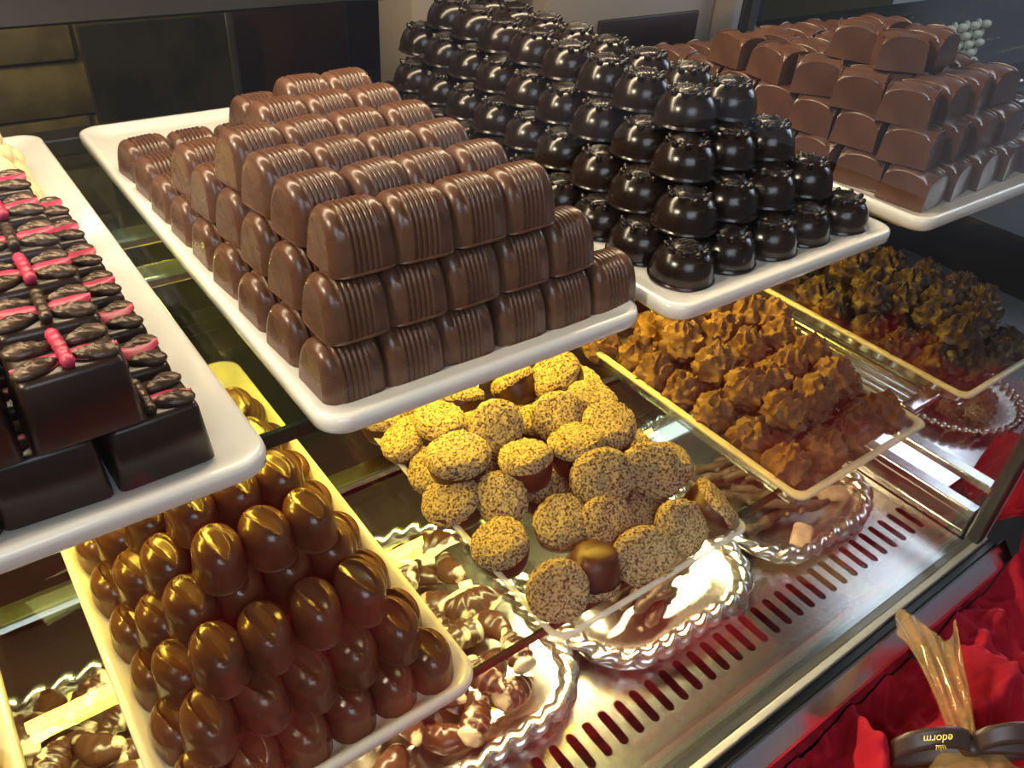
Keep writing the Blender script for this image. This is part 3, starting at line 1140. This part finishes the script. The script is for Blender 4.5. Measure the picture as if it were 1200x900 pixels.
CR = [crinkle_mesh(k, M['cocoa'], 'crinkled_truffle') for k in range(6)]
trf = [(2.75, 1.91, 2), (2.98, 1.95, 2), (2.93, 2.08, 2), (3.12, 1.90, 1), (3.03, 1.84, 2), (2.76, 1.74, 2), (2.95, 1.72, 2), (3.05, 1.74, 1), (2.62, 2.18, 1), (2.42, 2.10, 1), (2.52, 1.93, 2), (2.37, 1.94, 1),
       (2.50, 1.72, 2), (2.40, 1.77, 1), (2.39, 1.59, 1), (2.49, 1.55, 2), (2.62, 1.52, 2), (2.78, 1.55, 2), (2.96, 1.56, 2), (3.06, 1.58, 1), (2.39, 1.40, 1), (2.52, 1.36, 2), (2.69, 1.36, 2), (2.40, 1.22, 1),
       (2.58, 1.20, 1), (2.75, 1.19, 1), (2.86, 1.38, 2), (3.03, 1.19, 1), (2.90, 1.24, 1), (3.04, 1.40, 1), (2.80, 2.22, 2), (2.62, 2.06, 2), (2.36, 2.26, 1), (2.56, 1.74, 1), (2.72, 1.70, 1), (2.88, 1.60, 1), (2.57, 1.38, 1), (2.72, 1.36, 1), (2.88, 1.42, 1), (2.60, 1.58, 1), (2.75, 1.90, 1), (2.92, 1.90, 1), (2.58, 1.94, 1), (2.98, 2.08, 1), (2.80, 2.10, 1), (3.02, 2.30, 1), (2.60, 2.38, 1)]
items = [dict(x=a[0], y=a[1], l=a[2]) for a in trf]
for l_, nm in ((1, 'low in the cream rimmed tray'), (2, 'atop the cream rimmed tray heap')):
    place_words([i for i in items if i['l'] == l_], 'orange brown truffle', nm)
for k, it in enumerate(items):
    thing('crinkled_truffle', it['label'], 'chocolate', CR[k % 6], (it['x'], it['y'], TF + (it['l'] - 1) * .125), (random.uniform(-.2, .2), random.uniform(-.2, .2), random.uniform(0, 6.28)), 'orange brown crinkled truffles')
CRD = [crinkle_mesh(20 + k, M['cocoa_dark'], 'dark_truffle') for k in range(6)]
drk = [(4.05, 1.88, 2), (4.10, 2.05, 2), (3.92, 2.05, 2), (4.14, 1.70, 2), (4.13, 1.52, 2), (3.85, 1.97, 2), (3.64, 2.02, 1), (3.79, 1.80, 2), (3.60, 1.84, 1), (3.66, 1.70, 2), (3.76, 1.62, 2), (3.95, 1.70, 2), (3.95, 1.50, 2),
       (4.10, 1.36, 2), (3.94, 1.33, 2), (3.78, 1.44, 2), (3.59, 1.46, 1), (3.60, 1.26, 1), (3.77, 1.22, 1), (3.94, 1.18, 1), (4.10, 1.19, 1), (3.74, 1.30, 2), (3.60, 1.64, 1), (4.12, 1.72, 1), (4.12, 1.54, 1), (4.12, 1.36, 1), (3.94, 1.36, 1), (3.78, 1.40, 1), (3.78, 1.58, 1), (3.94, 1.54, 1), (3.94, 1.74, 1), (3.78, 1.78, 1), (4.1, 1.92, 1), (3.92, 1.94, 1), (3.95, 2.24, 1), (3.75, 2.22, 1), (4.1, 2.2, 1)]
items = [dict(x=a[0], y=a[1], l=a[2]) for a in drk]
for l_, nm in ((1, 'low in its tray'), (2, 'atop its heap')):
    place_words([i for i in items if i['l'] == l_], 'dark crinkled truffle', nm)
for k, it in enumerate(items):
    thing('dark_truffle', it['label'], 'chocolate', CRD[k % 6], (it['x'], it['y'], TF + (it['l'] - 1) * .125), (random.uniform(-.2, .2), random.uniform(-.2, .2), random.uniform(0, 6.28)), 'dark crinkled truffles')

# shells on the silver trays
SHELLS = [scallop_mesh(0), mussel_mesh(0), cone_shell_mesh(0), mussel_mesh(1)]
SNAME = ['scallop_chocolate', 'mussel_chocolate', 'cone_shell_chocolate', 'mussel_chocolate']
SLAB = ['marbled scallop chocolate', 'oval mussel chocolate', 'marbled cone shell chocolate', 'oval mussel chocolate']


def shell_pile(x0, x1, y0, y1, where, seed, dx=.205, dy=.20):
    rnd = random.Random(seed)
    its = []
    for l in (1, 2):
        ny = int((y1 - y0 - (l - 1) * .16) / dy)
        nx = int((x1 - x0 - (l - 1) * .16) / dx)
        for r in range(ny):
            for c in range(nx):
                its.append(dict(l=l, x=x0 + (l - 1) * .10 + (c + .5) * dx + rnd.uniform(-.03, .03), y=y0 + (l - 1) * .10 + (r + .5) * dy + rnd.uniform(-.03, .03), r=r + 1, lay='bottom layer' if l == 1 else 'top layer', k=rnd.choice((0, 1, 1, 2, 3))))
    ordinals(its)
    for it in its:
        lab = '%s %s, %s, %s row from front, %s from left' % (SLAB[it['k']], where, it['lay'].split()[0], ORD[it['r']], ORD[it['o']])
        thing(SNAME[it['k']], lab, 'chocolate', SHELLS[it['k']], (it['x'], it['y'], DECK + .072 + (it['l'] - 1) * .085), (rnd.uniform(-.3, .3), rnd.uniform(-.3, .3), rnd.uniform(0, 6.28)), 'shell chocolates ' + where)


shell_pile(.72, 1.70, 1.50, 2.66, 'below the bean plate', 3)
shell_pile(-.72, .38, 1.72, 2.76, 'at the near corner', 5)


# twig chocolates
def twig_mesh(seed):
    rnd = random.Random(seed)
    g = G()
    pts = []
    for i in range(13):
        t = i / 12
        pts.append((.02 * math.sin(t * 5 + seed) * rnd.uniform(.7, 1.3), -.24 + .48 * t, .035 + .012 * math.sin(t * 7 + seed)))
    g.tube(pts, lambda t: .030 * (1 + .22 * math.sin(t * 23 + seed)) * (1 if .04 < t < .96 else .6), 9)
    for k in range(3):
        i = rnd.randint(2, 9)
        p = Vector(pts[i])
        g.tube([p, p + Vector((rnd.choice((-1, 1)) * .05, .05, .015))], .016, 6)
    return g.build('chocolate_twig', M['twig'])


TW = [twig_mesh(k) for k in range(4)]
items = []
for k in range(15):
    items.append(dict(x=2.44 + random.uniform(-.10, .14), y=1.64 + (k % 8) * .062 + random.uniform(-.02, .02), l=1 if k < 8 else 2))
for l_ in (1, 2):
    place_words([i for i in items if i['l'] == l_], 'dark knobbly twig chocolate', ('low' if l_ == 1 else 'atop') + ' below nut tray', .10)
for k, it in enumerate(items):
    thing('chocolate_twig', it['label'], 'chocolate', TW[k % 4], (it['x'], it['y'], DECK + .045 + (it['l'] - 1) * .058), (0, 0, -1.25 + random.uniform(-.25, .25)), 'twig chocolates on the silver tray')
items = []
for k in range(14):
    items.append(dict(x=3.40 + random.uniform(-.06, .26), y=1.66 + (k % 7) * .075 + random.uniform(-.02, .02), l=1 if k < 7 else 2))
for l_ in (1, 2):
    place_words([i for i in items if i['l'] == l_], 'dark twig chocolate', ('low' if l_ == 1 else 'atop') + ' on wavy tray', .10)
for k, it in enumerate(items):
    thing('chocolate_twig', it['label'], 'chocolate', TW[k % 4], (it['x'], it['y'], DECK + .05 + (it['l'] - 1) * .058), (0, 0, 1.2 + random.uniform(-.3, .3)), 'twig chocolates on the wavy tray')
# pale biscuits on the wavy tray
g = G(); g.box(-.10, .10, -.055, .055, 0, .06, bev=.022)
BIS = g.build('pale_biscuit', M['biscuit'])
for k, (x, y, lab) in enumerate(((3.40, 1.50, 'pale oblong biscuit at the front of the wavy rimmed tray'), (3.86, 1.62, 'pale oblong biscuit beside the end pane on the wavy rimmed tray'))):
    thing('pale_biscuit', lab, 'biscuit', BIS, (x, y, DECK + .02), (0, 0, .5 - k))

# neighbouring case beyond the end pane: a steel counter with its own silver dish
g = G(); g.box(XR + .20, XR + 3.2, 1.25, 3.4, -7.5, DECK + .02, bev=.02)
thing('steel_counter', 'blue grey steel counter beyond the end pane', 'counter', g.build('steel_counter', M['steel']), (0, 0, 0))
o = thing('silver_dish', 'round silver dish of brown chocolates on the counter beyond the end pane', 'dish', None, (5.45, 1.78, DECK + .02))
g = G()
lathe(g, [(.30, .0), (.34, .004), (.46, .07), (.475, .075), (.46, .085), (.33, .018), (.02, .016)], 40)
part('dish_bowl', g.build('dish_bowl', M['silver']), o)
g = G()
for k in range(44):
    a = 2 * PI * k / 44
    g.ellipsoid((.465 * math.cos(a), .465 * math.sin(a), .085), (.030, .030, .022), 8, 6)
part('beaded_rim', g.build('beaded_rim', M['silver']), o)
its = []
for k in range(16):
    a = k * 2.4
    rr = .062 * math.sqrt(k + .3)
    its.append(dict(x=5.45 + rr * math.cos(a), y=1.78 + rr * math.sin(a)))
place_words(its, 'brown cocoa truffle', 'in the silver dish', .11)
for k, it in enumerate(its):
    thing('crinkled_truffle', it['label'], 'chocolate', CR[k % 6], (it['x'], it['y'], DECK + .045), (0, 0, k), 'truffles in the silver dish')

# ---------------------------------------------------------------- red velvet in front of and beside the case


def velvet_h(x, y):
    z = -3.78 - .10 * max(0, .75 - y) ** 1.2
    p = Vector((x * 1.0, y * 1.0, 0))
    w = noise.noise(p * .9 + Vector((3, 1, 0))) * 1.6
    f1 = math.sin((x * .9 + y * .55) * 3.1 + 2.4 * w) ** 2
    f2 = math.sin((x * -.55 + y * 1.1) * 3.9 + 2.2 * noise.noise(p * 1.4 + Vector((9, 4, 2)))) ** 2
    f3 = 1 - abs(noise.noise(p * 3.2 + Vector((1, 7, 0)))) * 2
    rim = max(0.0, min(1.0, (.72 - y) / .25)) if x < 4.48 else 1.0
    z += rim * .06 - .06
    z += (.35 + .65 * rim) * .20 * max(0, 1 - f1) ** 1.4 + .17 * max(0, 1 - f2) ** 1.6 + .10 * f3 + .05 * math.cos((x * .8 - y * .7) * 8.5 + 3 * noise.noise(p * 2.1)) ** 2 + .055 * (1 - abs(noise.noise(p * 5.5 + Vector((4, 2, 0)))) * 2.4) + .030 * (1 - abs(noise.noise(p * 11.0)) * 2.4)
    # pressed down where the gift bag lies
    z -= .42 * math.exp(-(((x - 2.93) / .42) ** 2 + ((y - .02) / .40) ** 2))
    # cloth gathered up over a stand beside the case
    k = max(0, min(1, (x - 4.30) / .5)) * max(0, min(1, (y - .35) / .5))
    z += .55 * k * k * (3 - 2 * k)
    return z


g = G()
nx, ny = 420, 220
rows = []
for i in range(nx + 1):
    x = -.6 + 7.2 * i / nx
    row = []
    for j in range(ny + 1):
        lim = .745 if x < 4.48 else .745 + min(1, (x - 4.48) / .08) * .45
        y = -2.6 + (lim + 2.6) * j / ny
        row.append((x, y, velvet_h(x, y)))
    rows.append(row)
g.grid(rows)
thing('velvet_cloth', 'crumpled red velvet cloth draped in front of the steel rail', 'cloth', fix_normals(g.build('velvet_cloth', M['velvet'])))
g = G(); g.box(-.6, 6.6, -2.6, .70, -7.5, -4.45)
thing('cloth_stand', 'low wooden stand under the red velvet', 'stand', g.build('cloth_stand', M['brown_wood'], False))

# ---------------------------------------------------------------- gift bag
bag = thing('gift_bag', 'cellophane gift bag tied with a brown satin bow on red velvet', 'gift bag', None, (3.06, .27, -3.42))
# gathered neck, a fluted sheet that opens into a ragged fan
g = G()
rows = []
nn = 64
p0, p1 = Vector((0, .0, 0)), Vector((.35, .47, .10))
ax = (p1 - p0).normalized()
side = Vector((.70, -.72, 0)).normalized()
nrm = ax.cross(side).normalized()
if nrm.z < 0:
    nrm = -nrm
for i in range(25):
    t = i / 24
    c = p0.lerp(p1, t) + nrm * (.05 * math.sin(t * 2.2))
    row = []
    for j in range(nn):
        a = 2 * PI * j / nn
        w = .045 + .060 * t ** .7 + .06 * t ** 3
        fl = .5 + .5 * math.sin(a * 9 + 3 * noise.noise(Vector((t * 2, a, 0))))
        hgt = .030 * (1 - .5 * t) * math.sin(a) * (1 + .3 * fl) + .018 * (fl - .5)
        tip = .07 * math.sin(a * 3.0 + 1) * t ** 6
        row.append(c + side * (w * math.cos(a)) + nrm * hgt + ax * tip)
    rows.append(row)
g.grid(rows, True)
part('bag_neck', g.build('bag_neck', M['cello']), bag, label='gathered amber cellophane neck')
# the filled body
g = G()


def bagfn(p, th, ph):
    d = p.normalized()
    return p * (1 + .07 * math.sin(ph * 13 + 2 * noise.noise(d * 3)) * (.3 + abs(d.z)) + .05 * noise.noise(d * 4))


g.ellipsoid((-.13, -.21, -.06), (.30, .28, .13), 60, 36, fn=bagfn, rot=Matrix.Rotation(-.6, 3, 'Z'))
part('bag_body', g.build('bag_body', M['cello']), bag, label='crinkled clear cellophane bag')


def ribbon(pts, w, wdir, name, twist=0.0):
    g = G()
    rows = []
    n_ = len(pts)
    for i, p in enumerate(pts):
        d = Matrix.Rotation(twist * i / (n_ - 1), 3, 'Z') @ Vector(wdir)
        p = Vector(p)
        rows.append([p - d * w / 2, p - d * w / 4 + Vector((0, 0, .004)), p, p + d * w / 4 + Vector((0, 0, .004)), p + d * w / 2])
    g.grid(rows)
    me = g.build(name, M['ribbon'])
    return me


def arc(a, b, lift, n_=16, out=(0, 0, 0)):
    a, b, out = Vector(a), Vector(b), Vector(out)
    return [a.lerp(b, i / n_) + (Vector((0, 0, lift)) + out) * math.sin(PI * i / n_) for i in range(n_ + 1)]


def loop_pts(tip, lift, drop, n_=26):
    tip = Vector(tip)
    pts = []
    for i in range(n_ + 1):
        t = i / n_
        a = PI * 2 * t
        k = .5 - .5 * math.cos(a)
        pts.append(tip * k + Vector((0, 0, lift if t < .5 else -drop)) * abs(math.sin(a)))
    return pts


right = Vector((.80, -.60, .06)).normalized()
upv = Vector((.3, .5, .81)).normalized()
for nm, tip in (('bow_loop', -right * .36 - upv * .03), ('bow_loop', right * .33 + upv * .02)):
    me = ribbon([p + upv * .0 for p in loop_pts(tip, .10, .05)], .115, (.35, .50, .55), 'bow_loop')
    lo = part(nm, me, bag, (0, 0, .035))
    sol = lo.modifiers.new('solid', 'SOLIDIFY')
    sol.thickness = .0006
    if nm == 'bow_loop' and tip.x < 0:
        left_loop = lo
g = G(); g.ellipsoid((0, 0, .03), (.05, .05, .045), 16, 10)
part('bow_knot', g.build('bow_knot', M['ribbon']), bag)
me = ribbon(arc((0, 0, .03), right * .55 - upv * .06, .05), .07, (.3, .5, .6), 'ribbon_tail')
lo = part('ribbon_tail', me, bag)
lo.modifiers.new('solid', 'SOLIDIFY').thickness = .0006

# gold script and crown printed on the ribbon
tb_ = bpy.data.curves.new('ribbon_text', 'FONT')
tb_.body = 'edorm'
tb_.size = .048 * S
tb_.shear = .3
tb_.extrude = .0002
tb_.align_x = 'CENTER'
to = bpy.data.objects.new('gold_lettering', tb_)
link(to)
bpy.context.view_layer.update()
dg = bpy.context.evaluated_depsgraph_get()
tme = bpy.data.meshes.new_from_object(to.evaluated_get(dg))
bpy.data.objects.remove(to)
tme.materials.clear(); tme.materials.append(M['gold'])
xa = (right * -1 + Vector((0, 0, -.12))).normalized()
za = (-Vector((.45, .35, -.60))).normalized()
za = Vector((-.40, -.45, .80)); za = (za - xa * za.dot(xa)).normalized()
yaax = za.cross(xa)
rotm = Matrix((xa, yaax, za)).transposed()
tpos = -right * .19 + Vector((0, 0, .135)) + za * .018
part('gold_lettering', tme, bag, tpos, rotm.to_euler(), label='gold script lettering')
g = G()
g.box(-.020, .020, 0, .006, 0, .002)
for k in range(5):
    x = -.018 + k * .009
    g.tube([(x, .006, .001), (x * 1.3, .022 + (.006 if k == 2 else 0), .001)], .0024, 5)
part('gold_crown', g.build('gold_crown', M['gold']), bag, tpos + yaax * .042, rotm.to_euler(), label='small gold crown emblem')

# ---------------------------------------------------------------- behind the counter
# back counter carrying the white cards, boxes and baskets
g = G(); g.box(2.9, 14.0, 3.9, 6.4, -7.5, -1.95, bev=.03)
thing('back_counter', 'dark wooden counter behind the display case', 'counter', g.build('back_counter', M['black']))
o = thing('framed_panel', 'smoky dark framed panel standing behind the ribbed log plate', 'panel', None, (1.25, 6.2, 0))
o.location = W(0, 0, 0)
g = G(); g.box(1.28, 2.35, 6.9, 7.0, -7.5, -1.55)
part('panel_face', g.build('panel_face', M['black_glass'], False), o)
g = G(); g.box(2.35, 2.42, 6.86, 7.0, -7.5, -1.50, bev=.01)
part('panel_stile', g.build('panel_stile', M['black_glass']), o)
g = G(); g.box(2.45, 3.6, 7.2, 7.9, -7.5, 1.5, bev=.03)
thing('mahogany_cabinet', 'reddish mahogany cabinet behind the ribbed log plate', 'cabinet', g.build('mahogany_cabinet', M['brown_wood']))
g = G(); g.box(3.6, 12.0, 9.0, 9.6, -7.5, 3.0, bev=.03)
thing('back_cabinet', 'tall near black cabinet along the back of the shop', 'cabinet', g.build('back_cabinet', M['brown_wood']))
# white cards and boxes
o = thing('white_box', 'white card box with a dark maroon label behind the dark domes', 'box', None, (5.1, 5.1, -1.95))
g = G(); g.box(-.92, .98, 0, .5, 0, 1.6, bev=.02)
part('box_body', g.build('box_body', M['white_card']), o)
g = G(); g.box(-.38, .77, -.03, .005, .26, .55, bev=.012)
part('maroon_label', g.build('maroon_label', M['brown_wood']), o, label='dark maroon label')
g = G(); g.box(-.45, .42, 0, .5, 0, 1.5, bev=.02)
thing('white_box', 'plain white card box behind the back end of the dark dome stack', 'box', g.build('plain_white_box', M['white_card']), (3.48, 5.1, -1.95))
g = G(); g.box(-.06, .06, -.04, .5, 0, 1.7, bev=.02)
thing('white_post', 'slim white post beside the white card box', 'post', g.build('white_post', M['white_card']), (6.17, 4.95, -1.95))


def basket(lab, x, y, w, h, m_, z=-1.62):
    o = thing('woven_basket', lab, 'basket', None, (x, y, z))
    g = G(); g.box(-w / 2, w / 2, .02, .5, 0.0, h - .01, bev=.03)
    part('basket_lining', g.build('basket_lining', M['black']), o)
    g = G()
    nr, nc = int(h / .085), int(w / .11)
    for r in range(nr):
        for c in range(nc):
            if (r + c) % 2 == 0:
                g.ellipsoid((-w / 2 + (c + .5) * w / nc, 0, (r + .5) * h / nr), (w / nc * .62, .05, h / nr * .46), 8, 6)
            else:
                g.ellipsoid((-w / 2 + (c + .5) * w / nc, .025, (r + .5) * h / nr), (w / nc * .30, .04, h / nr * .62), 8, 6)
    part('basket_weave', g.build('basket_weave', m_), o, kind='stuff')


basket('dark glossy wicker basket behind the milk chocolate bow pieces', 6.5, 4.1, 1.9, .52, M['wicker_dark'], -1.95)
basket('small white wicker basket behind the dark wicker one', 8.45, 4.1, 1.25, .44, M['wicker'], -1.95)
